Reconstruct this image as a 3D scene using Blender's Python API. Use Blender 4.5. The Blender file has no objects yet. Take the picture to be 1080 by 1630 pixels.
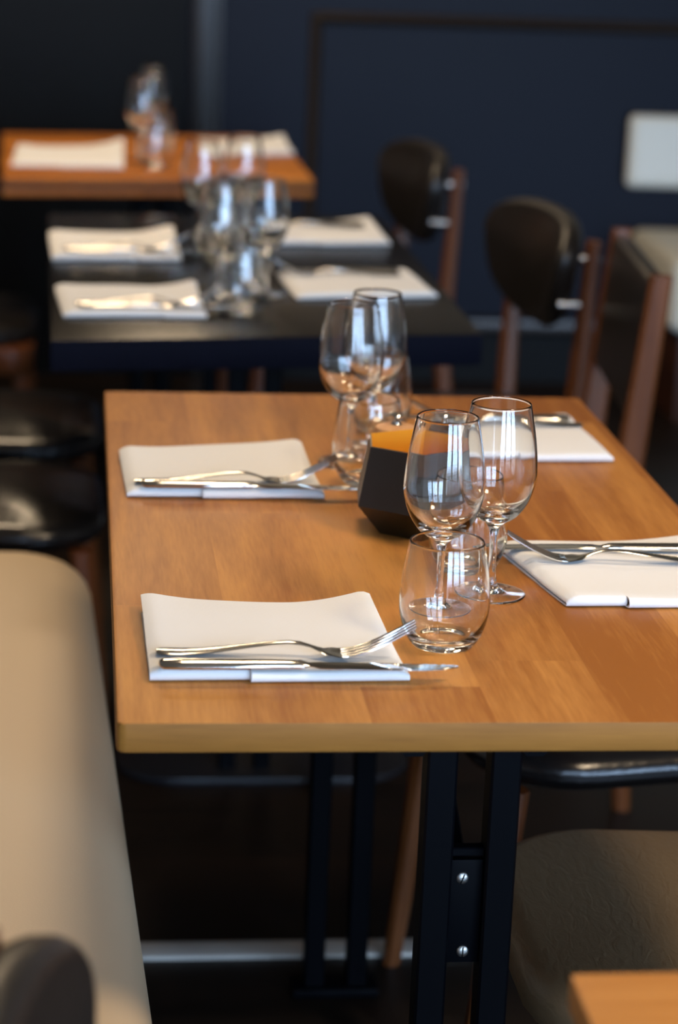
import bpy, bmesh, math, random
from mathutils import Vector, Matrix
random.seed(7)
PI = math.pi
SC = bpy.context.scene
COL = SC.collection
V = Vector

# ------------------------------------------------------------------ camera
# world: oak table top is z = 0 (floor at FZ); x to the right, y away from the lens
FZ = -0.75
def make_camera():
    cd = bpy.data.cameras.new('camera')
    cam = bpy.data.objects.new('camera', cd); COL.objects.link(cam)
    pitch, roll, yaw = 0.274965, 0.040610, 0.118683
    fw = V((math.sin(yaw)*math.cos(pitch), math.cos(yaw)*math.cos(pitch), -math.sin(pitch)))
    r0 = V((math.cos(yaw), -math.sin(yaw), 0)); u0 = r0.cross(fw)
    r = r0*math.cos(roll) + u0*math.sin(roll)
    u = u0*math.cos(roll) - r0*math.sin(roll)
    m = Matrix((r, u, -fw)).transposed().to_4x4()
    m.translation = V((-0.031767, -1.638249, 0.634500))
    cam.matrix_world = m
    cd.sensor_fit = 'VERTICAL'; cd.sensor_height = 24.0
    cd.lens = 24.0*3629.83/1630.0
    cd.dof.use_dof = True
    cd.dof.focus_distance = 2.03
    cd.dof.aperture_fstop = 2.7
    cd.dof.aperture_blades = 0
    cd.clip_start = 0.05
    SC.camera = cam
make_camera()

# ------------------------------------------------------------------ world, lamps, exposure
W = bpy.data.worlds.new('world'); SC.world = W; W.use_nodes = True
bg = W.node_tree.nodes['Background']
bg.inputs['Strength'].default_value = 11.5
# overcast sky over a darker street: the same all round
_nt = W.node_tree
_tc = _nt.nodes.new('ShaderNodeTexCoord'); _sx = _nt.nodes.new('ShaderNodeSeparateXYZ'); _cr = _nt.nodes.new('ShaderNodeValToRGB')
_mr = _nt.nodes.new('ShaderNodeMapRange'); _mr.inputs['From Min'].default_value = -1; _mr.inputs['From Max'].default_value = 1
_nt.links.new(_tc.outputs['Generated'], _sx.inputs['Vector']); _nt.links.new(_sx.outputs['Z'], _mr.inputs['Value'])
_nt.links.new(_mr.outputs['Result'], _cr.inputs['Fac']); _nt.links.new(_cr.outputs['Color'], bg.inputs['Color'])
_cr.color_ramp.elements[0].position = 0.47; _cr.color_ramp.elements[0].color = (0.13, 0.15, 0.18, 1)
_cr.color_ramp.elements[1].position = 0.51; _cr.color_ramp.elements[1].color = (0.48, 0.69, 1.0, 1)

def area(name, loc, rot, sx, sy, power, color, shape='RECTANGLE', portal=False):
    l = bpy.data.lights.new(name, 'AREA'); l.shape = shape; l.size = sx
    if shape in ('RECTANGLE', 'ELLIPSE'): l.size_y = sy
    l.energy = power; l.color = color
    o = bpy.data.objects.new(name, l); COL.objects.link(o)
    o.location = loc; o.rotation_euler = rot
    if portal: l.cycles.is_portal = True
    return o
WARM = (1.0, 0.76, 0.50)
for i, (x, y, p) in enumerate([(1.10, -0.50, 13), (0.25, 0.75, 5.5), (-0.25, 2.6, 9), (0.1, 3.7, 7)]):
    area('ceiling_lamp', (x, y, 1.40), (0, 0, 0), 0.40, 0.40, p, WARM, 'DISK')
# daylight portals in the window openings of the front wall (behind the camera)
WINS = [(-0.1, 0.85), (1.05, 2.25), (2.45, 3.8)]
WZ0, WZ1, WY = -0.62, 1.85, -3.6
for (a, b) in WINS:
    area('window_portal', ((a+b)/2, WY-0.1, (WZ0+WZ1)/2), (PI/2, 0, 0), b-a, WZ1-WZ0, 1, (1, 1, 1), portal=True)

vs = SC.view_settings
vs.view_transform = 'Standard'; vs.look = 'None'; vs.gamma = 1.0; vs.use_curve_mapping = False
vs.exposure = 0.80
cy = SC.cycles
cy.use_denoising = True
try: cy.denoiser = 'OPENIMAGEDENOISE'
except Exception: pass
cy.max_bounces = 24; cy.transmission_bounces = 24; cy.glossy_bounces = 8; cy.diffuse_bounces = 4
cy.caustics_reflective = False; cy.caustics_refractive = True
cy.sample_clamp_indirect = 30.0
cy.blur_glossy = 0.1

# ------------------------------------------------------------------ materials
def S(r, g, b):
    f = lambda c: (c/255/12.92) if c <= 10 else ((c/255+0.055)/1.055)**2.4
    return (f(r), f(g), f(b), 1)
def new_mat(name):
    m = bpy.data.materials.new(name); m.use_nodes = True
    nt = m.node_tree; return m, nt, nt.nodes['Principled BSDF']
def setp(b, **k):
    for n, v in k.items(): b.inputs[n.replace('_', ' ')].default_value = v
def node(nt, t, **k):
    n = nt.nodes.new(t)
    for a, v in k.items(): setattr(n, a, v)
    return n
def plain(name, col, rough=0.5, metal=0.0, bump=0, bscale=200, coat=0, spec=0.5, var=0.0):
    m, nt, b = new_mat(name)
    setp(b, Base_Color=col, Roughness=rough, Metallic=metal)
    b.inputs['Coat Weight'].default_value = coat
    b.inputs['Specular IOR Level'].default_value = spec
    tc = node(nt, 'ShaderNodeTexCoord')
    if bump:
        nz = node(nt, 'ShaderNodeTexNoise'); nz.inputs['Scale'].default_value = bscale; nz.inputs['Detail'].default_value = 4
        nt.links.new(tc.outputs['Object'], nz.inputs['Vector'])
        bp = node(nt, 'ShaderNodeBump'); bp.inputs['Strength'].default_value = bump; bp.inputs['Distance'].default_value = 0.002
        nt.links.new(nz.outputs['Fac'], bp.inputs['Height']); nt.links.new(bp.outputs['Normal'], b.inputs['Normal'])
    if var:
        n2 = node(nt, 'ShaderNodeTexNoise'); n2.inputs['Scale'].default_value = 6; n2.inputs['Detail'].default_value = 5
        nt.links.new(tc.outputs['Object'], n2.inputs['Vector'])
        mx = node(nt, 'ShaderNodeMix', data_type='RGBA', blend_type='MULTIPLY')
        mx.inputs['Factor'].default_value = 1
        mx.inputs['A'].default_value = col
        mr = node(nt, 'ShaderNodeMapRange'); mr.inputs['To Min'].default_value = 1-var; mr.inputs['To Max'].default_value = 1+var
        nt.links.new(n2.outputs['Fac'], mr.inputs['Value']); nt.links.new(mr.outputs['Result'], mx.inputs['B'])
        nt.links.new(mx.outputs['Result'], b.inputs['Base Color'])
    return m
def wood(name, dark, light, axis=1, boards=0.0, rough=0.38, coat=0.0, grain=1.0, edge_axis=None):
    """grain runs along `axis` of the object; boards = width of the glued staves across it"""
    m, nt, b = new_mat(name)
    tc = node(nt, 'ShaderNodeTexCoord')
    mp = node(nt, 'ShaderNodeMapping')
    sc = [14.0*grain]*3; sc[axis] = 1.1*grain
    mp.inputs['Scale'].default_value = sc
    nt.links.new(tc.outputs['Object'], mp.inputs['Vector'])
    vec = mp.outputs['Vector']
    if boards:
        sx = node(nt, 'ShaderNodeSeparateXYZ'); nt.links.new(tc.outputs['Object'], sx.inputs['Vector'])
        dv = node(nt, 'ShaderNodeMath', operation='DIVIDE'); dv.inputs[1].default_value = boards
        nt.links.new(sx.outputs['X' if axis == 1 else 'Y'], dv.inputs[0])
        fl = node(nt, 'ShaderNodeMath', operation='FLOOR'); nt.links.new(dv.outputs[0], fl.inputs[0])
        # staves are butt-jointed along the grain too
        wn0 = node(nt, 'ShaderNodeTexWhiteNoise', noise_dimensions='1D'); nt.links.new(fl.outputs[0], wn0.inputs['W'])
        lo = node(nt, 'ShaderNodeMath', operation='MULTIPLY_ADD'); lo.inputs[1].default_value = 1.45
        nt.links.new(sx.outputs['Y' if axis == 1 else 'X'], lo.inputs[0]); nt.links.new(wn0.outputs['Value'], lo.inputs[2])
        fl2 = node(nt, 'ShaderNodeMath', operation='FLOOR'); nt.links.new(lo.outputs[0], fl2.inputs[0])
        cb = node(nt, 'ShaderNodeCombineXYZ'); nt.links.new(fl.outputs[0], cb.inputs['X']); nt.links.new(fl2.outputs[0], cb.inputs['Y'])
        wn = node(nt, 'ShaderNodeTexWhiteNoise', noise_dimensions='3D'); nt.links.new(cb.outputs[0], wn.inputs['Vector'])
        va = node(nt, 'ShaderNodeVectorMath', operation='MULTIPLY_ADD')
        va.inputs[1].default_value = (9, 9, 9)
        nt.links.new(wn.outputs['Color'], va.inputs[0]); nt.links.new(vec, va.inputs[2]); vec = va.outputs[0]
    n1 = node(nt, 'ShaderNodeTexNoise'); n1.inputs['Scale'].default_value = 1.0; n1.inputs['Detail'].default_value = 6
    n1.inputs['Roughness'].default_value = 0.6; n1.inputs['Distortion'].default_value = 0.6
    nt.links.new(vec, n1.inputs['Vector'])
    n2 = node(nt, 'ShaderNodeTexNoise'); n2.inputs['Scale'].default_value = 7.0; n2.inputs['Detail'].default_value = 3
    nt.links.new(vec, n2.inputs['Vector'])
    n3 = node(nt, 'ShaderNodeTexNoise'); n3.inputs['Scale'].default_value = 26.0; n3.inputs['Detail'].default_value = 2
    nt.links.new(vec, n3.inputs['Vector'])
    m0 = node(nt, 'ShaderNodeMix', data_type='FLOAT'); m0.inputs['Factor'].default_value = 0.45
    nt.links.new(n2.outputs['Fac'], m0.inputs['A']); nt.links.new(n3.outputs['Fac'], m0.inputs['B'])
    mx = node(nt, 'ShaderNodeMix', data_type='FLOAT'); mx.inputs['Factor'].default_value = 0.42
    nt.links.new(n1.outputs['Fac'], mx.inputs['A']); nt.links.new(m0.outputs['Result'], mx.inputs['B'])
    val = mx.outputs['Result']
    if boards:
        m2 = node(nt, 'ShaderNodeMath', operation='MULTIPLY_ADD'); m2.inputs[1].default_value = 0.22
        nt.links.new(wn.outputs['Value'], m2.inputs[0]); nt.links.new(val, m2.inputs[2])
        m3 = node(nt, 'ShaderNodeMath', operation='SUBTRACT'); m3.inputs[1].default_value = 0.11
        nt.links.new(m2.outputs[0], m3.inputs[0]); val = m3.outputs[0]
    cr = node(nt, 'ShaderNodeValToRGB')
    cr.color_ramp.elements[0].position = 0.37; cr.color_ramp.elements[0].color = dark
    cr.color_ramp.elements[1].position = 0.63; cr.color_ramp.elements[1].color = light
    nt.links.new(val, cr.inputs['Fac']); nt.links.new(cr.outputs['Color'], b.inputs['Base Color'])
    bp = node(nt, 'ShaderNodeBump'); bp.inputs['Strength'].default_value = 0.12; bp.inputs['Distance'].default_value = 0.001
    nt.links.new(mx.outputs['Result'], bp.inputs['Height']); nt.links.new(bp.outputs['Normal'], b.inputs['Normal'])
    mr = node(nt, 'ShaderNodeMapRange'); mr.inputs['To Min'].default_value = rough-0.07; mr.inputs['To Max'].default_value = rough+0.1
    nt.links.new(n1.outputs['Fac'], mr.inputs['Value']); nt.links.new(mr.outputs['Result'], b.inputs['Roughness'])
    b.inputs['Specular IOR Level'].default_value = 0.25; b.inputs['Coat Weight'].default_value = coat; b.inputs['Coat Roughness'].default_value = 0.25
    return m
def leather(name, col, rough=0.34, wrinkle=0.35, scale=60):
    m, nt, b = new_mat(name)
    setp(b, Base_Color=col, Roughness=rough)
    tc = node(nt, 'ShaderNodeTexCoord')
    vo = node(nt, 'ShaderNodeTexVoronoi'); vo.inputs['Scale'].default_value = 420
    nt.links.new(tc.outputs['Object'], vo.inputs['Vector'])
    mp = node(nt, 'ShaderNodeMapping'); mp.inputs['Scale'].default_value = (1.0, 0.35, 1.0); mp.inputs['Rotation'].default_value = (0, 0, 0.5)
    nt.links.new(tc.outputs['Object'], mp.inputs['Vector'])
    nz = node(nt, 'ShaderNodeTexNoise'); nz.inputs['Scale'].default_value = scale; nz.inputs['Detail'].default_value = 4; nz.inputs['Distortion'].default_value = 1.5
    nt.links.new(mp.outputs['Vector'], nz.inputs['Vector'])
    b1 = node(nt, 'ShaderNodeBump'); b1.inputs['Strength'].default_value = 0.12; b1.inputs['Distance'].default_value = 0.0006
    nt.links.new(vo.outputs['Distance'], b1.inputs['Height'])
    b2 = node(nt, 'ShaderNodeBump'); b2.inputs['Strength'].default_value = wrinkle; b2.inputs['Distance'].default_value = 0.003
    nt.links.new(nz.outputs['Fac'], b2.inputs['Height']); nt.links.new(b1.outputs['Normal'], b2.inputs['Normal'])
    nt.links.new(b2.outputs['Normal'], b.inputs['Normal'])
    return m
def linen(name):
    m, nt, b = new_mat(name)
    setp(b, Base_Color=(0.80, 0.79, 0.77, 1), Roughness=0.9)
    b.inputs['Sheen Weight'].default_value = 0.2
    b.inputs['Specular IOR Level'].default_value = 0.2
    tc = node(nt, 'ShaderNodeTexCoord')
    hs = []
    for d in ('X', 'Y'):
        w = node(nt, 'ShaderNodeTexWave', wave_type='BANDS', bands_direction=d); w.inputs['Scale'].default_value = 260; w.inputs['Distortion'].default_value = 0.8
        nt.links.new(tc.outputs['Object'], w.inputs['Vector']); hs.append(w)
    ad = node(nt, 'ShaderNodeMath', operation='ADD'); nt.links.new(hs[0].outputs['Fac'], ad.inputs[0]); nt.links.new(hs[1].outputs['Fac'], ad.inputs[1])
    nz = node(nt, 'ShaderNodeTexNoise'); nz.inputs['Scale'].default_value = 18; nz.inputs['Detail'].default_value = 3
    nt.links.new(tc.outputs['Object'], nz.inputs['Vector'])
    b1 = node(nt, 'ShaderNodeBump'); b1.inputs['Strength'].default_value = 0.15; b1.inputs['Distance'].default_value = 0.0004
    nt.links.new(ad.outputs[0], b1.inputs['Height'])
    b2 = node(nt, 'ShaderNodeBump'); b2.inputs['Strength'].default_value = 0.18; b2.inputs['Distance'].default_value = 0.004
    nt.links.new(nz.outputs['Fac'], b2.inputs['Height']); nt.links.new(b1.outputs['Normal'], b2.inputs['Normal'])
    nt.links.new(b2.outputs['Normal'], b.inputs['Normal'])
    return m
def glass(name):
    m, nt, b = new_mat(name)
    setp(b, Base_Color=(0.985, 0.995, 0.99, 1), Roughness=0.0, IOR=1.5)
    b.inputs['Transmission Weight'].default_value = 1.0
    return m

OAK_TOP = wood('oak_top', S(146, 88, 36), S(190, 130, 64), axis=1, boards=0.098, rough=0.46)
OAK_EDGE = wood('oak_far', S(146, 84, 28), S(190, 120, 50), axis=0, boards=0.10, rough=0.46)
OAK_SIDE = wood('oak_side', S(124, 80, 27), S(154, 104, 42), axis=0, rough=0.55)
OAK_NEAR = wood('oak_near', S(190, 128, 62), S(216, 156, 88), axis=0, boards=0.12, rough=0.42)
PLY = wood('ply_edge', S(50, 28, 14), S(86, 50, 26), axis=0, rough=0.5)
BLACKTOP = plain('black_lacquer_top', S(7, 7, 11), spec=0.14, rough=0.26, bump=0.05, bscale=90, var=0.15)
BLACKSIDE = plain('matt_edge_band', S(8, 11, 24), rough=0.65, spec=0.05, bump=0.05, bscale=90)
LACQUER = plain('lacquered_base', S(30, 31, 36), rough=0.35, bump=0.05, bscale=90, spec=0.4)
STEEL_BLACK = plain('black_steel', S(5, 6, 10), rough=0.45, bump=0.05, bscale=120, spec=0.06)
SCREW = plain('zinc_screw', (0.62, 0.60, 0.56, 1), rough=0.35, metal=1.0, bump=0.1, bscale=600)
STEEL = plain('polished_steel', (0.72, 0.70, 0.66, 1), rough=0.14, metal=1.0, bump=0.02, bscale=300)
BLADE = plain('mirror_blade', (0.78, 0.76, 0.72, 1), rough=0.08, metal=1.0, bump=0.01, bscale=300)
BRUSHED = plain('pale_strip', S(214, 206, 194), rough=0.35, metal=0.0, bump=0.05, bscale=400)
LINEN = linen('white_linen')
GLASS = glass('clear_glass')
LEATHER = leather('black_leather', (0.012, 0.010, 0.009, 1), rough=0.33)
LEATHER_SOFT = leather('brown_lit_leather', (0.19, 0.13, 0.07, 1), rough=0.40, wrinkle=0.38, scale=90)  # black leather, the warm light on the seat put into its brown colour
LEATHER_SHINE = leather('glossy_black_leather', (0.010, 0.009, 0.009, 1), rough=0.22, wrinkle=0.4, scale=14)
CREAM = leather('cream_leather', S(222, 196, 160), rough=0.5, wrinkle=0.05, scale=12)
PALE = leather('pale_grey_leather', S(228, 226, 212), rough=0.42, wrinkle=0.1, scale=14)
CHAIRWOOD = wood('red_brown_wood', S(78, 41, 18), S(118, 68, 34), axis=2, rough=0.32, coat=0.1)
DARKWOOD = wood('dark_brown_wood', S(48, 26, 16), S(72, 40, 24), axis=0, rough=0.5)
NAVY = plain('navy_paint', S(8, 11, 27), spec=0.12, rough=0.42, bump=0.06, bscale=40, var=0.12)
NAVY_TRIM = plain('dark_moulding_paint', S(18, 16, 15), rough=0.32, spec=0.5, bump=0.04, bscale=60)
MOULD = plain('brown_black_moulding', S(46, 38, 33), rough=0.35, bump=0.04, bscale=60)
BLACKPAINT = plain('black_wall_paint', S(8, 8, 8), spec=0.12, rough=0.5, bump=0.08, bscale=40, var=0.15)
FLOORM = wood('dark_stained_floor', S(18, 13, 9), S(32, 22, 15), axis=0, boards=0.14, rough=0.45)
CEIL = plain('ceiling_paint', S(190, 182, 168), rough=0.8, bump=0.05, bscale=30)
UPPERWALL = plain('upper_wall_paint', S(205, 184, 152), rough=0.6, bump=0.05, bscale=30)
SIDEWALL = plain('side_wall_paint', S(204, 198, 188), rough=0.7, bump=0.05, bscale=30)
FRAME = plain('window_frame_paint', S(120, 120, 120), rough=0.5, bump=0.03, bscale=60)
CADDY_BLACK = plain('caddy_matt_black', S(38, 32, 28), rough=0.38, bump=0.04, bscale=250)
CADDY_ORANGE = plain('caddy_orange_lining', S(226, 150, 30), rough=0.5, bump=0.03, bscale=250)
MILL_WOOD = wood('beech_mill', S(196, 142, 96), S(222, 172, 126), axis=2, rough=0.45, grain=3)
MILL_DARK = wood('dark_mill', S(44, 30, 24), S(66, 46, 36), axis=2, rough=0.4, grain=3)

# ------------------------------------------------------------------ helpers
def empty(name, label, cat, loc=(0, 0, 0), rz=0.0, group=None):
    o = bpy.data.objects.new(name, None); COL.objects.link(o)
    o.empty_display_size = 0.05
    o.location = loc; o.rotation_euler = (0, 0, rz)
    tag(o, label, cat, group); return o
def tag(o, label, cat, group=None):
    o['label'] = label; o['category'] = cat
    if group: o['group'] = group
    return o
def struct(o):
    o['kind'] = 'structure'; return o
def link(name, me, mat, parent=None):
    o = bpy.data.objects.new(name, me); COL.objects.link(o)
    if mat is not None and len(me.materials) == 0:
        for mm in (mat if isinstance(mat, (list, tuple)) else [mat]): me.materials.append(mm)
    if parent is not None: o.parent = parent
    return o
class MB:
    """collects vertices and faces for ONE mesh"""
    def __init__(s): s.v = []; s.f = []; s.mi = []; s.m = 0
    def add(s, vs, fs):
        k = len(s.v); s.v += [tuple(p) for p in vs]
        for f in fs: s.f.append([i+k for i in f]); s.mi.append(s.m)
    def ring_loft(s, rings, cap0=True, cap1=True, closed=True):
        n = len(rings[0]); vs = [p for r in rings for p in r]; fs = []
        for a in range(len(rings)-1):
            for i in range(n if closed else n-1):
                j = (i+1) % n
                fs.append((a*n+i, a*n+j, (a+1)*n+j, (a+1)*n+i))
        if cap0: fs.append(tuple(reversed(range(n))))
        if cap1: fs.append(tuple(range((len(rings)-1)*n, len(rings)*n)))
        s.add(vs, fs)
    def lathe(s, prof, c=(0, 0, 0), n=32, cap0=False, cap1=False):
        rings = [[(c[0]+r*math.cos(2*PI*i/n), c[1]+r*math.sin(2*PI*i/n), c[2]+z) for i in range(n)] for r, z in prof]
        s.ring_loft(rings, cap0, cap1)
    def tube(s, pts, rad, n=10, sq=False, flat=(1, 1), up=(0, 0, 1)):
        rings = []
        P = [V(p) for p in pts]
        for i, p in enumerate(P):
            t = (P[min(i+1, len(P)-1)]-P[max(i-1, 0)]).normalized()
            a = V(up) if abs(t.dot(V(up))) < 0.95 else V((1, 0, 0))
            x = t.cross(a).normalized(); y = x.cross(t).normalized()
            r = rad[i] if isinstance(rad, (list, tuple)) else rad
            rings.append([p + x*(r*flat[0]*math.cos(2*PI*(k+.5)/n)) + y*(r*flat[1]*math.sin(2*PI*(k+.5)/n)) for k in range(n)])
        s.ring_loft(rings)
    def beam(s, a, b, wa, wb=None, da=None, db=None, bev=0.15, up=(1, 0, 0)):
        """rectangular bar from a to b with rounded arrises; w across, d along `up`"""
        wb = wa if wb is None else wb; da = wa if da is None else da; db = da if db is None else db
        a, b = V(a), V(b); t = (b-a).normalized(); y = (V(up)-t*V(up).dot(t)).normalized(); x = t.cross(y)
        rings = []
        for p, w, d in ((a, wa, da), (b, wb, db)):
            e = bev*min(w, d); hw, hd = w/2, d/2
            q = [(hw, -hd+e), (hw, hd-e), (hw-e, hd), (-hw+e, hd), (-hw, hd-e), (-hw, -hd+e), (-hw+e, -hd), (hw-e, -hd)]
            rings.append([p+x*u+y*v for u, v in q])
        s.ring_loft(rings)
    def box(s, lo, hi, bev=0.0):
        bm = bmesh.new(); bmesh.ops.create_cube(bm, size=1)
        for v in bm.verts: v.co = V([lo[k]+(v.co[k]+.5)*(hi[k]-lo[k]) for k in range(3)])
        if bev: bmesh.ops.bevel(bm, geom=bm.edges[:], offset=bev, segments=2, profile=0.6, affect='EDGES')
        s.take(bm)
    def prism(s, poly, z0, z1, bev=0.0, seg=2):
        bm = bmesh.new()
        lo = [bm.verts.new((x, y, z0)) for x, y in poly]; hi = [bm.verts.new((x, y, z1)) for x, y in poly]
        n = len(poly)
        bm.faces.new(list(reversed(lo))); bm.faces.new(hi)
        for i in range(n): bm.faces.new((lo[i], lo[(i+1) % n], hi[(i+1) % n], hi[i]))
        bmesh.ops.recalc_face_normals(bm, faces=bm.faces[:])
        if bev: bmesh.ops.bevel(bm, geom=bm.edges[:], offset=bev, segments=seg, profile=0.6, affect='EDGES')
        s.take(bm)
    def cushion(s, outline, z0, z1, r, crown=0.0, mapf=None, seg=6):
        """padded slab over a closed 2-D outline, rims rounded by r, top crowned"""
        n = len(outline); O = [V(p) for p in outline]
        cen = sum(O, V((0, 0)))/n
        nor = []
        for i in range(n):
            t = (O[(i+1) % n]-O[i-1]).normalized(); nor.append(V((-t.y, t.x)))
        if sum((cen-O[i]).dot(nor[i]) for i in range(n)) < 0: nor = [-q for q in nor]
        rings = []
        def ring(ins, z, k=1.0):
            return [((O[i]+nor[i]*ins-cen)*k+cen).to_tuple()+(z,) for i in range(n)]
        for k in (0.05, 0.5): rings.append(ring(r, z0, k))
        for a in range(seg+1):
            t = PI/2*a/seg; rings.append(ring(r*(1-math.sin(t)), z0+r*(1-math.cos(t))))
        for a in range(seg+1):
            t = PI/2*a/seg; rings.append(ring(r*(1-math.cos(t)), z1-r*(1-math.sin(t))))
        for k in (0.85, 0.68, 0.5, 0.32, 0.16, 0.06): rings.append(ring(r, z1+crown*(1-k*k), k))
        if mapf: rings = [[mapf(*p) for p in rr] for rr in rings]
        s.ring_loft(rings)
    def take(s, bm):
        bm.verts.ensure_lookup_table(); bm.verts.index_update()
        s.add([v.co.copy() for v in bm.verts], [[v.index for v in f.verts] for f in bm.faces]); bm.free()
    def mesh(s, name, smooth=True, angle=40):
        me = bpy.data.meshes.new(name); me.from_pydata(s.v, [], s.f); me.update()
        bm = bmesh.new(); bm.from_mesh(me)
        bmesh.ops.recalc_face_normals(bm, faces=bm.faces[:])
        if smooth:
            ca = math.radians(angle)
            for f in bm.faces: f.smooth = True
            for e in bm.edges:
                if len(e.link_faces) == 2 and e.calc_face_angle(0) > ca: e.smooth = False
        bm.to_mesh(me); bm.free()
        for i, p in enumerate(me.polygons):
            if i < len(s.mi): p.material_index = s.mi[i]
        return me
    def build(s, name, mat, parent=None, smooth=True, angle=40):
        return link(name, s.mesh(name, smooth, angle), mat, parent)
def rrect(x0, x1, y0, y1, r, n=8):
    """rounded rectangle; r = radius or four radii for (x1,y1),(x0,y1),(x0,y0),(x1,y0)"""
    if not isinstance(r, (list, tuple)): r = [r]*4
    out = []
    for (cx, cy, a0, rr) in ((x1, y1, 0, r[0]), (x0, y1, 90, r[1]), (x0, y0, 180, r[2]), (x1, y0, 270, r[3])):
        sx = -1 if cx == x1 else 1; sy = -1 if cy == y1 else 1
        for k in range(n+1):
            a = math.radians(a0+90*k/n); out.append((cx+sx*rr+rr*math.cos(a), cy+sy*rr+rr*math.sin(a)))
    return out
def interp(pts, s):
    """smooth interpolation through (s, value) pairs"""
    if s <= pts[0][0]: return pts[0][1]
    if s >= pts[-1][0]: return pts[-1][1]
    for i in range(len(pts)-1):
        if pts[i][0] <= s <= pts[i+1][0]:
            p0 = pts[max(i-1, 0)]; p1 = pts[i]; p2 = pts[i+1]; p3 = pts[min(i+2, len(pts)-1)]
            h = p2[0]-p1[0]; t = (s-p1[0])/h
            m1 = (p2[1]-p0[1])/max(p2[0]-p0[0], 1e-6)*h; m2 = (p3[1]-p1[1])/max(p3[0]-p1[0], 1e-6)*h
            return (2*t**3-3*t*t+1)*p1[1]+(t**3-2*t*t+t)*m1+(-2*t**3+3*t*t)*p2[1]+(t**3-t*t)*m2
def dup(root, label, loc, rz=0.0, group=None):
    """a copy of a thing with copies of its parts and sub-parts"""
    def rec(o, parent):
        c = o.copy(); COL.objects.link(c)
        if parent is not None: c.parent = parent
        for ch in list(o.children): rec(ch, c)
        return c
    r = rec(root, None)
    r.location = loc; r.rotation_euler = (0, 0, rz); r['label'] = label
    if group: r['group'] = group
    return r

# ------------------------------------------------------------------ the room
X0, X1, Y0, Y1, CZ = -2.3, 4.0, WY, 4.62, 2.15
def slab(name, lo, hi, mat):
    b = MB(); b.box(lo, hi); return struct(b.build(name, mat, smooth=False))
slab('floor', (X0-.2, Y0-.2, FZ-.2), (X1+.2, Y1+.2, FZ), FLOORM)
slab('ceiling', (X0-.2, Y0-.2, CZ), (X1+.2, Y1+.2, CZ+.2), CEIL)
wb = slab('wall_back', (X0-.2, Y1, FZ), (X1+.2, Y1+.2, CZ), NAVY)
slab('wall_left', (X0-.2, Y0, FZ), (X0, Y1, CZ), SIDEWALL)
slab('wall_right', (X1, Y0, FZ), (X1+.2, Y1, CZ), SIDEWALL)
# front wall behind the camera, pierced by two tall windows
b = MB()
xs = [X0-.2] + [q for w in WINS for q in w] + [X1+.2]
for k in (0, 2, 4, 6): b.box((xs[k], Y0-.2, FZ), (xs[k+1], Y0, CZ))
for k in (1, 3, 5):
    b.box((xs[k], Y0-.2, FZ), (xs[k+1], Y0, WZ0)); b.box((xs[k], Y0-.2, WZ1), (xs[k+1], Y0, CZ))
struct(b.build('wall_front', SIDEWALL, smooth=False))
for i, (a, c) in enumerate(WINS):
    b = MB()
    for x in (a, c-.05): b.box((x, Y0-.13, WZ0), (x+.05, Y0-.03, WZ1))
    for z in (WZ0, WZ1-.05): b.box((a+.05, Y0-.13, z), (c-.05, Y0-.03, z+.05))
    for x in (a+(c-a)/3, a+2*(c-a)/3): b.box((x-.014, Y0-.11, WZ0+.05), (x+.014, Y0-.05, WZ1-.05))
    for z in (WZ0+.55, WZ0+1.75): b.box((a+.05, Y0-.10, z-.012), (c-.05, Y0-.06, z+.012))
    struct(b.build('window_%d' % (i+1), FRAME, smooth=False))
# left part of the back wall: neutral black panel beside a black casing
b = MB(); b.box((X0, Y1-.012, FZ), (.25, Y1+.01, CZ), .003); b.build('panel', BLACKPAINT, wb)
b = MB()
b.box((.262, Y1-.045, FZ), (.325, Y1, CZ), .006); b.box((.325, Y1-.028, FZ), (.345, Y1, CZ), .004)
struct(b.build('trim_1', NAVY_TRIM))
b = MB(); b.box((.345, Y1-.012, .72), (X1, Y1+.01, CZ), .003); b.build('upper_plaster', UPPERWALL, wb)
# big wainscot frame: moulded rails and stile
def moulding(b, p, q, inward, w=.034, d=.026):
    """quarter-round profiled strip from p to q on the wall; inward = direction towards the panel"""
    p, q, n = V(p), V(q), V(inward); out = V((0, -1, 0))
    prof = [(-.5, 0), (-.5, .45), (-.3, .85), (-.05, 1), (.15, .8), (.25, .5), (.42, .32), (.5, 0)]
    b.ring_loft([[e + n*(u*w) + out*(v*d) for u, v in prof] for e in (p, q)])
b = MB()
moulding(b, (.60, Y1, .245), (3.7, Y1, .245), (0, 0, -1))
moulding(b, (.60, Y1, .26), (.60, Y1, -.52), (1, 0, 0))
moulding(b, (3.7, Y1, .26), (3.7, Y1, -.52), (-1, 0, 0))
struct(b.build('trim_2', MOULD))
b = MB()
prof = [(0, FZ), (.022, FZ), (.022, -.615), (.034, -.605), (.034, -.592), (.022, -.582), (.012, -.568), (0, -.565)]
for a, c in ((.36, X1),):
    b.ring_loft([[V((x, Y1-d, z)) for d, z in prof] for x in (a, c)])
bb = struct(b.build('baseboard_back', BLACKPAINT))
b = MB(); b.box((.36, Y1-.040, -.600), (X1, Y1-.012, -.570), .006); b.build('cap_highlight', MOULD, bb)  # lighter strip painted in for the light caught along the baseboard top
# flat metal strip let into the floor across the aisle
b = MB(); b.box((-.75, 1.078, FZ), (1.9, 1.122, FZ+.006), .002); struct(b.build('trim_3', BRUSHED))

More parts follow.
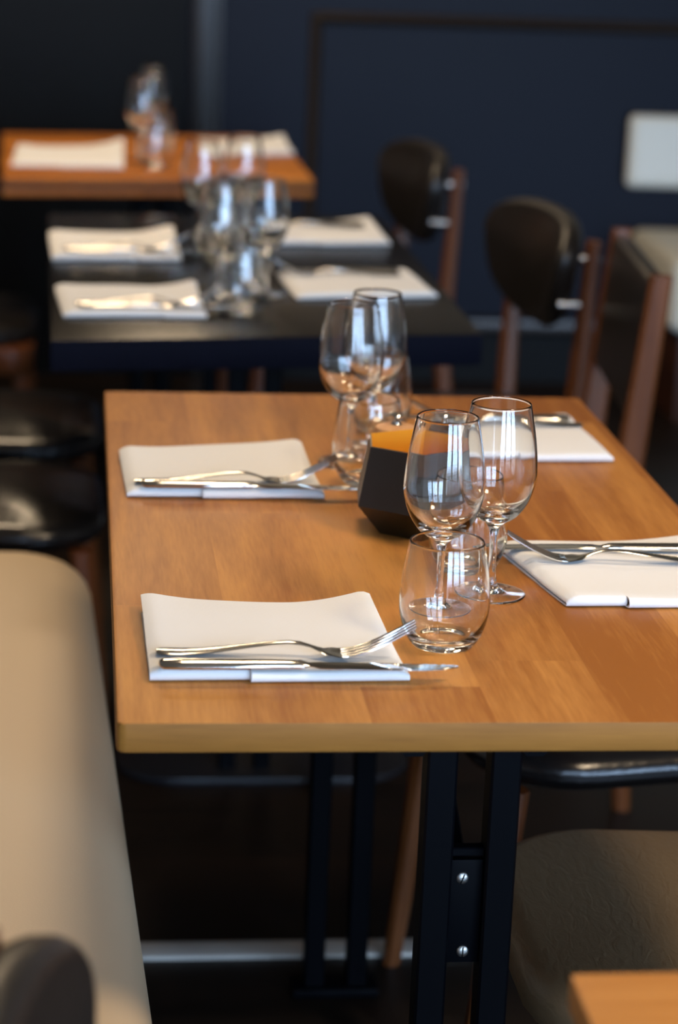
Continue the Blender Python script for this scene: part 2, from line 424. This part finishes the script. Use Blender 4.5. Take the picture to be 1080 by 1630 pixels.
# ------------------------------------------------------------------ tables
def quad_top(parent, poly, z0, z1, mat, name='tabletop', bev=.0035):
    b = MB(); b.prism(poly, z0, z1, bev); return b.build(name, mat, parent)
def post(parent, x, y, z0, z1, w=.026, d=.03):
    b = MB(); b.beam((x, y, z0), (x, y, z1), d, d, w, w, .08); return b.build('leg', STEEL_BLACK, parent)
def screw(parent, x, y, z, rot=0.3):
    b = MB()
    b.m = 0
    n = 20; r = .0052
    # domed slotted head facing -y
    rings = [[V((x+rr*math.cos(2*PI*i/n), y-h, z+rr*math.sin(2*PI*i/n))) for i in range(n)] for rr, h in ((r, 0), (r, .0012), (r*.8, .0022), (r*.3, .0027))]
    b.ring_loft(rings)
    o = b.build('screw', SCREW, parent)
    s = MB(); s.beam((x-r*.85*math.sin(rot), y-.0027, z-r*.85*math.cos(rot)), (x+r*.85*math.sin(rot), y-.0027, z+r*.85*math.cos(rot)), .0011, up=(0, 1, 0), da=.0008)
    s.build('slot', STEEL_BLACK, o)
    return o
# --- the oak table in front
TW, TD, TT = .600, 1.1364, .0252
t = empty('dining_table', 'large oak dining table in front, on black twin steel posts, laid for four', 'table', (0, 0, FZ))
H = -FZ
tt = quad_top(t, [(-.001, .004), (.004, 0), (TW, 0), (TW, TD), (0, TD)], H-TT, H, [OAK_TOP, OAK_SIDE])
for p in tt.data.polygons: p.material_index = 0 if abs(p.normal.z) > .6 else 1    # the sawn sides are unstained
YN, YF = .1255, .992
for y in (YN, YF):
    for x in (.2727, .3271): post(t, x, y, 0.012, H-TT)
    b = MB(); b.box((.245, y-.025, 0), (.355, y+.025, .012), .003); b.build('foot_plate', STEEL_BLACK, t)
    b = MB(); b.box((.22, y-.025, H-TT-.006), (.38, y+.025, H-TT)); b.build('top_plate', STEEL_BLACK, t)
for x in (.2485, .3515):
    b = MB(); b.beam((x, YN-.01, H-TT-.03), (x, YF+.01, H-TT-.03), .02, up=(0, 0, 1), da=.04); b.build('rail', STEEL_BLACK, t)
zc = -.2245
b = MB(); b.box((.2857, YN-.004, H-.268), (.3141, YN+.004, H-.172), .0012)
pl = b.build('joint_plate', STEEL_BLACK, t)
screw(pl, .2965, YN-.004, H-.1885, .35); screw(pl, .3002, YN-.004, H-.2569, .05)
b = MB(); b.beam((.2857, YN+.004, H-.166), (.3141, YN+.004, H-.166), .012, up=(0, 0, 1), da=.008); b.build('cross_bar', STEEL_BLACK, t)
b = MB(); b.beam((.30, YN+.02, H-.20), (.30, .50, H-TT-.02), .016, up=(1, 0, 0), da=.012); b.build('brace', STEEL_BLACK, t)
b = MB(); b.beam((.30, YF-.02, H-.20), (.30, .62, H-TT-.02), .016, up=(1, 0, 0), da=.012); b.build('brace', STEEL_BLACK, t)

# --- the black table behind it
t = empty('dining_table', 'black dining table with a thick top behind the front oak table, laid for four', 'table', (0, 0, FZ))
tt = quad_top(t, [(-.071, 1.443), (.544, 1.534), (.537, 2.67), (-.09, 2.60)], H-.046, H, [BLACKTOP, BLACKSIDE], bev=.004)
for p in tt.data.polygons: p.material_index = 0 if abs(p.normal.z) > .6 else 1    # matt edge band
for y in (1.72, 2.42):
    for x in (.205, .26): post(t, x, y, 0.012, H-.046)
b = MB(); b.prism(rrect(.03, .50, 1.665, 2.48, (.12, .12, .10, .10), 8), 0, .012, .004); b.build('base_plate', LACQUER, t)

# --- the far oak table by the wall
t = empty('dining_table', 'oak dining table farthest back by the wall, with a dark stripe in its edge', 'table', (0, 0, FZ))
fp = [(-.19, 3.06), (.458, 3.15), (.449, 3.93), (-.216, 3.865)]
quad_top(t, fp, H-.012, H, OAK_EDGE, bev=.002)
quad_top(t, [(x*.998, y+.001) for x, y in fp], H-.022, H-.012, PLY, 'edge_stripe', bev=0)
quad_top(t, fp, H-.036, H-.022, OAK_EDGE, 'lower_board', bev=.002)
for y in (3.3, 3.72):
    for x in (.1, .155): post(t, x, y, 0.012, H-.036)
    b = MB(); b.box((-.05, y-.03, 0), (.31, y+.03, .012), .003); b.build('foot_plate', STEEL_BLACK, t)

# --- the near table, one corner in view
t = empty('dining_table', 'pale oak table whose corner shows at the bottom right, nearest the viewer', 'table', (0, 0, FZ))
quad_top(t, [(.255, -1.5), (.85, -1.5), (.85, -.415), (.265, -.415)], H-.025, H, OAK_NEAR, bev=.005)
for y in (-1.3, -.6):
    for x in (.53, .585): post(t, x, y, 0.012, H-.025)
    b = MB(); b.box((.45, y-.03, 0), (.68, y+.03, .012), .003); b.build('foot_plate', STEEL_BLACK, t)

# ------------------------------------------------------------------ chairs
# local frame: the sitter looks along +x, floor z = 0
def seat_outline(fw=.215, bw=.18, d=.21, rf=.115):
    pts = []
    base = rrect(-d, d, -1, 1, .001)
    out = []
    for (x, y) in rrect(-d, d, -fw, fw, (rf, .05, .05, rf), 8):
        k = 1-(1-bw/fw)*(d-x)/(2*d)
        out.append((x+.02*(1-(y/fw)**2)*(x/d if x > 0 else 0), y*k))
    return out
def chair_base(c, lea, wd, sh=.465, th=.065, rails=False):
    b = MB(); b.cushion(seat_outline(), sh-th, sh-.008-(.012 if lea is LEATHER_SHINE else 0), .026, .026 if lea is LEATHER_SHINE else .012); b.build('seat', lea, c)
    if rails:
        b = MB(); b.cushion(seat_outline(.218, .18, .212, .05), sh-th-.045, sh-th+.012, .006, 0, seg=2); b.build('seat_frame', wd, c)
    for sy in (-1, 1):
        b = MB(); b.beam((.188, sy*.180, sh-th+.004), (.225, sy*.198, 0), .034, .022, .034, .022, .25); b.build('leg', wd, c)
def chair_round(name, label, lea, loc, rz, group):
    c = empty(name, label, 'chair', loc, rz, group)
    chair_base(c, lea, CHAIRWOOD)
    for sy in (-1, 1):
        b = MB()
        b.beam((-.192, sy*.190, .43), (-.205, sy*.208, .800), .036, .026, .032, .022, .25)
        b.build('back_post', CHAIRWOOD, c)
        b = MB(); b.beam((-.19, sy*.185, .44), (-.245, sy*.20, 0), .034, .022, .034, .024, .25); b.build('leg', CHAIRWOOD, c)
    # egg shaped padded back, wide above and narrow below, curved around the sitter
    out = []
    n = 44
    for k in range(n):
        a = 2*PI*k/n; ca, sa = math.cos(a), math.sin(a)
        y = math.copysign(abs(ca)**.72, ca); z = math.copysign(abs(sa)**.72, sa)
        hw = .255-.085*(1-z)/2
        out.append((y*hw, z*.102))
    def mp(u, v, w):     # u across, v up, w thickness
        return V((-.192 + w + .8*u*u - (.12*v), u, .728+v))
    b = MB(); b.cushion(out, -.02, .022, .019, .006, mapf=mp); pad = b.build('backrest', lea, c)
    for sy in (-1, 1):
        for z, xo in ((.770, -.204), (.690, -.200)):
            b = MB(); b.tube([(xo-.014, sy*.206, z), (xo+.045, sy*(.196 if z > .7 else .190), z)], .0065, 10)
            b.build('pin', SCREW, c)
    return c
def chair_square(name, label, lea, loc, rz, group, rails=False):
    c = empty(name, label, 'chair', loc, rz, group)
    chair_base(c, lea, CHAIRWOOD, rails=rails)
    for sy in (-1, 1):
        b = MB()
        rings = []
        pts = [((-.245, sy*.20, 0), .026, .026), ((-.210, sy*.212, .43), .034, .040), ((-.212, sy*.214, .52), .032, .042), ((-.240, sy*.222, .838), .026, .032)]
        for p, w, d in pts:
            hw, hd, e = w/2, d/2, .006
            rings.append([V((p[0]+v, p[1]+u, p[2])) for u, v in ((hw, -hd+e), (hw, hd-e), (hw-e, hd), (-hw+e, hd), (-hw, hd-e), (-hw, -hd+e), (-hw+e, -hd), (hw-e, -hd))])
        b.ring_loft(rings); b.build('back_post', CHAIRWOOD, c)
    def mp(u, v, w): return V((-.231-.09*v + w + .15*u*u - .006, u, .725+v))
    b = MB(); b.cushion(rrect(-.206, .206, -.11, .105, .012, 4), -.016, .016, .013, .006, mapf=mp); b.build('backrest', lea, c)
    b = MB(); b.beam((-.2, -.2, .445), (-.2, .2, .445), .03, up=(0, 0, 1), da=.045); b.build('back_rail', CHAIRWOOD, c)
    return c
G = 'black leather chairs with wooden frames'
def seat_at(x, y, rz): return (x, y, FZ)
chair_round('dining_chair', 'farther of two round-backed black chairs, in front of the navy wall panel', LEATHER, (.510, 3.17, FZ), PI+.12, G)
chair_round('dining_chair', 'round-backed black chair right of the black table, next to the square-backed one', LEATHER, (.597, 2.275, FZ), PI+.12, G)
chair_square('dining_chair', 'square-backed black chair with two tall red-brown wooden posts, before the pale bench', LEATHER, (.585, 1.79, FZ), PI-.1, G)
chair_square('dining_chair', 'chair with black leather seat coloured brown-lit at bottom right, above the pale table corner', LEATHER_SOFT, (.59, .272, FZ), PI, G)
chair_square('dining_chair', 'chair whose black seat edge glints blue, pushed under the oak table at right', LEATHER_SHINE, (.625, .885, FZ), PI+.09, G)
chair_round('dining_chair', 'near chair left of the black table, its shiny black seat behind the cream bench', LEATHER_SHINE, (-.215, 1.775, FZ), 0, G)
chair_round('dining_chair', 'far chair left of the black table, its shiny black seat partly below the table edge', LEATHER_SHINE, (-.215, 2.29, FZ), 0, G)
chair_square('dining_chair', 'wooden chair in the dark at the left edge, beside the far oak table', LEATHER, (-.345, 3.20, FZ), 0, G, True)
chair_round('dining_chair', 'blurred black chair back at the bottom left corner, nearest the viewer', LEATHER, (.121, -.663, FZ), 0, G)

# ------------------------------------------------------------------ benches
t = empty('bench', 'long cream leather bench along the left of the front oak table', 'bench', (0, 0, FZ))
b = MB()
def bench_map(x, y, z):
    return V((x + .018*(.6-y)/.6 if y < 2 else x, y, z))
b.cushion(rrect(-.58, .008, -.36, 1.40, (.11, .11, .05, .05), 10), .34, .475, .055, .012, mapf=lambda x, y, z: V((x+.033-.0405*y, y, z)))
b.build('seat', CREAM, t)
b = MB(); b.box((-.55, -.32, .06), (-.08, 1.30, .35), .01); b.build('base', DARKWOOD, t)
b = MB(); b.box((-.5, -.28, 0), (-.12, 1.25, .06)); b.build('plinth', STEEL_BLACK, t)

t = empty('wall_bench', 'pale grey upholstered bench against the back wall, with a padded backrest on the wall', 'bench', (0, 0, FZ))
b = MB(); b.cushion(rrect(-.001, 2.0, -.1, .1, .018, 5), -.02, .03, .022, .01,
                    mapf=lambda u, v, w: V((1.475+u, Y1-.030-w, H-.087+v)))
b.build('backrest', PALE, t)
b = MB(); b.cushion(rrect(1.50, 3.5, 4.06, 4.60, (.03, .03, .05, .05), 6), .25, .45, .03, .006); b.build('seat', PALE, t)
b = MB(); b.box((1.54, 4.12, 0), (3.46, 4.58, .252), .008); b.build('base', DARKWOOD, t)

# ------------------------------------------------------------------ napkins
def napkin(label, FL, BL, BR, FR, z=0.0, split=.43, loop=.006, lift=(.004, .006), group='folded white napkins', edge=(.0058, .0050), seed=1):
    """folded linen: one sheet folded over at the front edge, the fold in two lengths, a flap below"""
    rnd = random.Random(seed)
    FL, BL, BR, FR = [V((p[0], p[1], 0)) for p in (FL, BL, BR, FR)]
    org = (FL+FR)/2
    ph = rnd.uniform(0, 6)
    def top(u, v):
        h = .0098 + .0009*math.sin(5*u+ph) + .0007*math.sin(7*v+2*ph)
        h += lift[0]*max(0, 1-u/.28)**2*max(0, v)**2 + lift[1]*max(0, (u-.62)/.38)**2*max(0, v)**2
        h -= edge[0]*max(0, 1-u/.07)**2.2 + edge[1]*max(0, 1-(1-u)/.06)**2.2
        return h
    def pos(u, v):
        p = (FL*(1-u)+FR*u)*(1-v)+(BL*(1-u)+BR*u)*v
        p = p + (BL-FL).normalized()*(.0022*math.sin(6.5*u+ph)*(v**2))
        return p
    b = MB()
    th = .0016
    D = (BL-FL).length
    def sheet(u0, u1, r, vf, sag):
        nu = 24
        rows = []
        for i in range(nu+1):
            u = u0+(u1-u0)*i/nu
            pts = []
            # top skin from the back to the front
            for k in range(13):
                v = 1-(1-vf)*k/12
                zz = top(u, v)
                drop = sag*max(0, 1-(v-vf)/.16)**2
                pts.append((v, zz-drop*.5))
            # fold round the front
            zt = pts[-1][1]; rr = min(r, zt/2-.0009)
            for k in range(1, 7):
                a = PI*k/7
                pts.append((vf-rr*math.sin(a)/D, zt-rr+rr*math.cos(a)))
            zb = zt-2*rr
            for k in range(9): pts.append((vf+(.93-vf)*k/8, max(.0009, zb*(1-k/3))))
            rows.append([(pos(u, v), zz) for v, zz in pts])
        m = len(rows[0])
        # thicken the sheet: outer and inner skin
        outer, inner = [], []
        for i in range(nu+1):
            for j in range(m):
                p, zz = rows[i][j]; q0, za = rows[i][max(j-1, 0)]; q1, zb = rows[i][min(j+1, m-1)]
                ty = ((q1-q0)).dot((BL-FL).normalized()); tz = zb-za
                L = math.hypot(ty, tz) or 1
                ny, nz = -tz/L, ty/L      # to the left of the path
                d = (BL-FL).normalized()
                o = p + d*(-ny*th/2); oz = zz-nz*th/2
                q = p + d*(ny*th/2); iz = zz+nz*th/2
                outer.append((o.x-org.x, o.y-org.y, max(.0002, oz))); inner.append((q.x-org.x, q.y-org.y, max(.0002, iz)))
        n = len(outer)
        vs = outer+inner; fs = []
        for i in range(nu):
            for j in range(m-1):
                a = i*m+j; c = (i+1)*m+j
                fs.append((a, c, c+1, a+1)); fs.append((n+a, n+a+1, n+c+1, n+c))
        for j in range(m-1):
            fs.append((j, j+1, n+j+1, n+j)); a = nu*m+j; fs.append((a, n+a, n+a+1, a+1))
        for i in range(nu):
            a, c = i*m, (i+1)*m; fs.append((a, n+a, n+c, c))
            a, c = i*m+m-1, (i+1)*m+m-1; fs.append((a, c, n+c, n+a))
        b.add(vs, fs)
    sheet(0, split, loop, .045, .0)
    sheet(split, 1, .0045, .012, .0)
    # inner layers seen in the fold
    def layer(u0, u1, v0, v1, z0, z1):
        nu, nv = 8, 6
        vs = []; fs = []
        for zz in (z0, z1):
            for i in range(nu+1):
                for j in range(nv+1):
                    p = pos(u0+(u1-u0)*i/nu, v0+(v1-v0)*j/nv); vs.append((p.x-org.x, p.y-org.y, zz))
        n = (nu+1)*(nv+1); I = lambda i, j: i*(nv+1)+j
        for i in range(nu):
            for j in range(nv):
                fs.append((I(i, j), I(i+1, j), I(i+1, j+1), I(i, j+1))); fs.append((n+I(i, j), n+I(i, j+1), n+I(i+1, j+1), n+I(i+1, j)))
        for i in range(nu):
            for j in (0, nv): fs.append((I(i, j), n+I(i, j), n+I(i+1, j), I(i+1, j)))
        for j in range(nv):
            for i in (0, nu): fs.append((I(i, j), I(i, j+1), n+I(i, j+1), n+I(i, j)))
        b.add(vs, fs)
    layer(split+.01, .985, .05, .95, .0020, .0034); layer(split+.01, .955, .05, .95, .0040, .0074)
    layer(.015, split-.01, .13, .95, .0020, .0034); layer(.045, split-.01, .16, .95, .0040, .0074)
    o = b.build('napkin', LINEN, None, True, 50)
    o.location = (org.x, org.y, z)
    tag(o, label, 'napkin', group)
    return o
napkin('white napkin nearest the viewer, on the left front of the oak table', (.027, .084), (.024, .274), (.226, .268), (.238, .090), loop=.0085, lift=(.006, .012), seed=3, split=.385, edge=(.0035, .005))
napkin('white napkin on the left far end of the front oak table', (.019, .636), (.013, .815), (.217, .835), (.224, .640), lift=(.002, .007), seed=5, split=.38)
napkin('white napkin at the right edge of the oak table, behind a wine glass foot', (.409, .279), (.376, .455), (.572, .476), (.592, .284), split=.3, loop=.007, lift=(0, .003), seed=8)
napkin('white napkin on the right far corner of the front oak table', (.372, .800), (.378, .978), (.558, .990), (.570, .808), split=.5, lift=(.002, .003), seed=11)
BT = 'napkins on the black table'
napkin('left front napkin of the black table, beside the nearer glasses', (-.054, 1.592), (-.069, 1.805), (.145, 1.815), (.152, 1.610), lift=(.004, .014), split=.7, seed=2, group=BT)
napkin('left far napkin of the black table, below the far table edge', (-.076, 2.07), (-.086, 2.32), (.131, 2.35), (.135, 2.095), lift=(.003, .014), split=.68, seed=4, group=BT)
napkin('right front napkin of the black table, nearest its right edge', (.298, 1.765), (.283, 1.972), (.501, 2.009), (.520, 1.812), lift=(.002, .003), seed=6, group=BT)
napkin('right far napkin of the black table, under the far round-backed chair', (.292, 2.272), (.305, 2.48), (.504, 2.555), (.511, 2.308), lift=(.003, .006), seed=7, group=BT)
FT = 'napkins on the far oak table'
napkin('napkin on the left of the far oak table', (-.178, 3.225), (-.174, 3.53), (.066, 3.585), (.060, 3.245), lift=(.006, .018), seed=9, group=FT)
napkin('napkin on the right of the far oak table', (.236, 3.49), (.238, 3.74), (.448, 3.80), (.452, 3.56), lift=(.003, .012), seed=10, group=FT)

# ------------------------------------------------------------------ cutlery
FZP = [(0, .0030), (.03, .0030), (.07, .0078), (.105, .0120), (.122, .0104), (.140, .0040), (.152, .0021), (.166, .0046), (.186, .0135), (.212, .0285)]
FWP = [(0, .0050), (.004, .0085), (.015, .0095), (.045, .0072), (.08, .0042), (.115, .0034), (.130, .0042), (.141, .0100), (.150, .0122), (.160, .0124)]
def fork_mesh():
    b = MB(); rings = []
    S_ = [0, .002, .005, .012, .02, .035, .05, .065, .08, .095, .108, .118, .126, .132, .138, .144, .150, .157]
    for s in S_:
        w = interp(FWP, s); z = interp(FZP, s); t = .0016 if s < .12 else .0011
        dish = .0016 if s > .14 else 0
        rings.append([V((s, w*math.cos(2*PI*k/12), z+t*math.sin(2*PI*k/12)+dish*math.cos(2*PI*k/12)**2)) for k in range(12)])
    b.ring_loft(rings)
    for k in range(4):
        rr = []
        for s in (.152, .162, .172, .182, .192, .202, .209, .212):
            f = (s-.152)/.06
            y = (-.0093+.0062*k)*(1+.0*f); z = interp(FZP, s)+.0012
            w = .0021*(1-.45*f) if s < .211 else .0006; t = .0011
            rr.append([V((s, y+w*u, z+t*v)) for u, v in ((1, -.6), (1, .6), (.6, 1), (-.6, 1), (-1, .6), (-1, -.6), (-.6, -1), (.6, -1))])
        b.ring_loft(rr)
    return b.mesh('fork')
def knife_meshes():
    h = MB(); rings = []
    for s, w, t in ((0, .002, .0015), (.001, .0065, .003), (.004, .0085, .0042), (.02, .0088, .0045), (.06, .0075, .0042), (.10, .0062, .0040), (.114, .0062, .0038), (.118, .005, .0026), (.121, .0045, .0018)):
        rings.append([V((s, w*math.cos(2*PI*k/14), .0047+t*math.sin(2*PI*k/14))) for k in range(14)])
    h.ring_loft(rings)
    bl = MB(); rings = []
    for s, lo, hi in ((.119, -.0040, .0040), (.124, -.0050, .0050), (.130, -.0092, .0058), (.150, -.0100, .0062), (.190, -.0100, .0062), (.215, -.0088, .0062), (.230, -.0058, .0060), (.239, -.0010, .0054), (.243, .0030, .0044)):
        t = .0009*(1-.4*(s-.119)/.124); z = .0047-.0016*(s-.119)/.124
        rings.append([V((s, lo, z-.0002)), V((s, lo*.6, z-t)), V((s, hi*.9, z-t)), V((s, hi, z)), V((s, hi*.9, z+t)), V((s, lo*.6, z+t)), V((s, lo, z+.0002))])
    bl.ring_loft(rings)
    return h.mesh('handle'), bl.mesh('blade')
FORK = fork_mesh(); KH, KB = knife_meshes()
def fork(label, loc, rz, group='steel forks', tilt=0.0):
    o = link('fork', FORK, STEEL); o.location = loc; o.rotation_euler = (0, tilt, rz); return tag(o, label, 'fork', group)
def knife(label, loc, rz, group='steel knives'):
    o = empty('knife', label, 'knife', loc, rz, group)
    link('handle', KH, STEEL, o); link('blade', KB, BLADE, o); return o
NZ = .0108
fork('steel fork on the near left napkin, tines beside the near tumbler', (.033, .127, NZ), -.04)
knife('steel knife on the near left napkin, its tip on bare wood below the tumbler', (.034, .091, NZ), -.02)
fork('steel fork on the far left napkin of the front oak table', (.027, .660, NZ), .03)
knife('steel knife on the far left napkin, pointing at the black condiment holder', (.033, .643, NZ), -.03)
fork('steel fork on the right edge napkin, its tines behind the wine glass', (.580, .386, NZ), PI-.03)
knife('steel knife on the right edge napkin, behind the fork', (.592, .424, NZ), PI-.01)
fork('steel fork on the far right napkin of the front oak table', (.560, .932, NZ), PI-.10)
knife('steel knife on the far right napkin of the front oak table', (.549, .957, NZ), PI+.0)
BG = 'cutlery on the black table'
fork('fork on the left front napkin of the black table', (-.037, 1.648, NZ), .05, BG)
knife('knife on the left front napkin of the black table', (-.032, 1.622, NZ), .06, BG)
fork('fork on the left far napkin of the black table', (-.060, 2.135, NZ), .07, BG)
knife('knife on the left far napkin of the black table', (-.055, 2.108, NZ), .06, BG)
fork('fork on the right front napkin of the black table', (.478, 1.935, NZ), PI+.02, BG)
knife('knife on the right front napkin of the black table', (.478, 1.960, NZ), PI+.02, BG)
fork('fork on the right far napkin of the black table', (.480, 2.43, NZ), PI+.02, BG)
knife('knife on the right far napkin of the black table', (.480, 2.455, NZ), PI+.02, BG)

# ------------------------------------------------------------------ glasses
def smooth_prof(ctrl, n):
    """Catmull-Rom through (r, z) points"""
    out = []
    for i in range(len(ctrl)-1):
        p0 = ctrl[max(i-1, 0)]; p1 = ctrl[i]; p2 = ctrl[i+1]; p3 = ctrl[min(i+2, len(ctrl)-1)]
        for k in range(n):
            t = k/n
            out.append(tuple(.5*((2*p1[a])+(-p0[a]+p2[a])*t+(2*p0[a]-5*p1[a]+4*p2[a]-p3[a])*t*t+(-p0[a]+3*p1[a]-3*p2[a]+p3[a])*t**3) for a in (0, 1)))
    out.append(ctrl[-1]); return out
def wine_mesh():
    outer = smooth_prof([(.0320, .0012), (.0305, .0021), (.0200, .0033), (.0110, .0050), (.0056, .0105), (.0036, .024), (.0034, .045), (.0044, .061), (.0090, .0685), (.0200, .0760), (.0300, .0905), (.0355, .1090), (.0357, .1230), (.0335, .1450), (.0298, .1660), (.0272, .1790)], 5)
    rim = [(.0270, .1797), (.0266, .1800), (.0262, .1796)]
    inner = smooth_prof([(.0261, .1790), (.0287, .1660), (.0324, .1450), (.0345, .1230), (.0342, .1090), (.0284, .0925), (.0180, .0805), (.0070, .0755), (.0004, .0748)], 5)
    b = MB(); prof = [(.0004, .0034), (.0080, .0029), (.0160, .0018), (.0240, .0009), (.0295, .0002), (.0312, .0)] + outer + rim + inner
    b.lathe(prof, n=56, cap0=True, cap1=True)
    return b.mesh('wine_glass', True, 60)
def tumbler_mesh():
    outer = smooth_prof([(.0240, .0006), (.0275, .0030), (.0330, .0120), (.0375, .0260), (.0388, .0400), (.0374, .0600), (.0342, .0800), (.0318, .0925)], 5)
    rim = [(.0316, .0931), (.0311, .0935), (.0306, .0931)]
    inner = smooth_prof([(.0304, .0925), (.0328, .0800), (.0359, .0600), (.0372, .0400), (.0356, .0270), (.0305, .0150), (.0240, .0095), (.0120, .0080), (.0004, .0078)], 5)
    b = MB(); b.lathe([(.0004, .0016), (.0200, .0012), (.0225, .0)] + outer + rim + inner, n=56, cap0=True, cap1=True)
    return b.mesh('tumbler', True, 60)
WM, TM = wine_mesh(), tumbler_mesh()
def wine(label, x, y, group='wine glasses on the front oak table', z=0):
    o = link('wine_glass', WM, GLASS); o.location = (x, y, z); o.rotation_euler = (0, 0, random.uniform(0, 6)); return tag(o, label, 'wine glass', group)
def tumbler(label, x, y, group='tumblers on the front oak table', z=0):
    o = link('tumbler', TM, GLASS); o.location = (x, y, z); o.rotation_euler = (0, 0, random.uniform(0, 6)); return tag(o, label, 'tumbler', group)
tumbler('stemless tumbler nearest the viewer, at the fork tines of the near left napkin', .2785, .182)
wine('clear wine glass directly behind the nearest tumbler, before the black condiment holder', .2880, .270)
wine('clear wine glass right of its twin, its foot in front of the right napkin', .3450, .324)
tumbler('stemless tumbler half hidden behind the two near wine glasses', .3330, .398)
tumbler('stemless tumbler left behind the black condiment holder', .2770, .712)
wine('left of the two wine glasses at the far end of the oak table', .2650, .795)
wine('right of the two wine glasses at the far end of the oak table', .3000, .862)
tumbler('stemless tumbler farthest back on the oak table, behind the right far wine glass', .3180, .945)
WB, TB = 'wine glasses on the black table', 'tumblers on the black table'
tumbler('front tumbler in the glass cluster on the black table', .2050, 1.665, TB)
wine('front left wine glass in the cluster on the black table', .1790, 1.750, WB)
wine('front right wine glass in the cluster on the black table', .2480, 1.800, WB)
tumbler('tumbler behind the front wine glasses on the black table', .2300, 1.890, TB)
tumbler('tumbler in the middle of the row of glasses on the black table', .1980, 2.130, TB)
wine('rear left wine glass in the cluster on the black table', .1740, 2.260, WB)
wine('rear right wine glass in the cluster on the black table', .2530, 2.360, WB)
tumbler('rearmost tumbler on the black table', .2300, 2.460, TB)
WF, TF = 'wine glasses on the far oak table', 'tumblers on the far oak table'
tumbler('front tumbler on the far oak table', .1260, 3.300, TF)
wine('front wine glass on the far oak table', .1000, 3.385, WF)
wine('rear wine glass on the far oak table', .1320, 3.690, WF)
tumbler('rear tumbler on the far oak table', .1420, 3.560, TF)

# ------------------------------------------------------------------ condiment holder and mills
HC = (.304, .535)
c = empty('condiment_holder', 'faceted black condiment holder with orange lining, behind the near wine glass', 'holder', (HC[0], HC[1], 0))
def hexring(r, z, rot=-96):
    return [V((r*math.cos(math.radians(rot-60*k)), r*math.sin(math.radians(rot-60*k)), z)) for k in range(6)]
b = MB()
b.ring_loft([hexring(.040, 0), hexring(.067, .031), hexring(.0555, .090), hexring(.0538, .0905)], True, False)
b.build('body', CADDY_BLACK, c, True, 12)
b = MB()
b.ring_loft([hexring(.0538, .0905), hexring(.0650, .0318), hexring(.0375, .003)], False, True)
b.build('lining', CADDY_ORANGE, c, True, 12)
def mill(label, x, y, mat):
    o = empty('pepper_mill', label, 'mill', (x, y, 0), 0, 'small mills behind the condiment holder')
    b = MB(); b.lathe([(.0005, 0), (.0215, 0), (.0220, .002), (.0205, .03), (.0200, .055), (.0215, .065), (.0215, .067)], n=32, cap0=True, cap1=True); b.build('body', mat, o)
    b = MB(); b.lathe([(.0212, .0672), (.0226, .069), (.0226, .077), (.0212, .0805), (.0150, .0830), (.0005, .0838)], n=32, cap0=True, cap1=True); b.build('cap', mat, o)
    b = MB(); b.lathe([(.0055, .0836), (.0050, .0850), (.0028, .0865), (.0028, .0890), (.0060, .0915), (.0078, .0930), (.0070, .0944), (.0005, .0952)], n=24, cap0=True, cap1=True); b.build('knob', STEEL, o)
    return o
mill('pale wooden mill with steel knob, behind the left of the black condiment holder', .2955, .636, MILL_WOOD)
mill('dark mill with steel knob, seen through the near wine glass', .3450, .640, MILL_DARK)
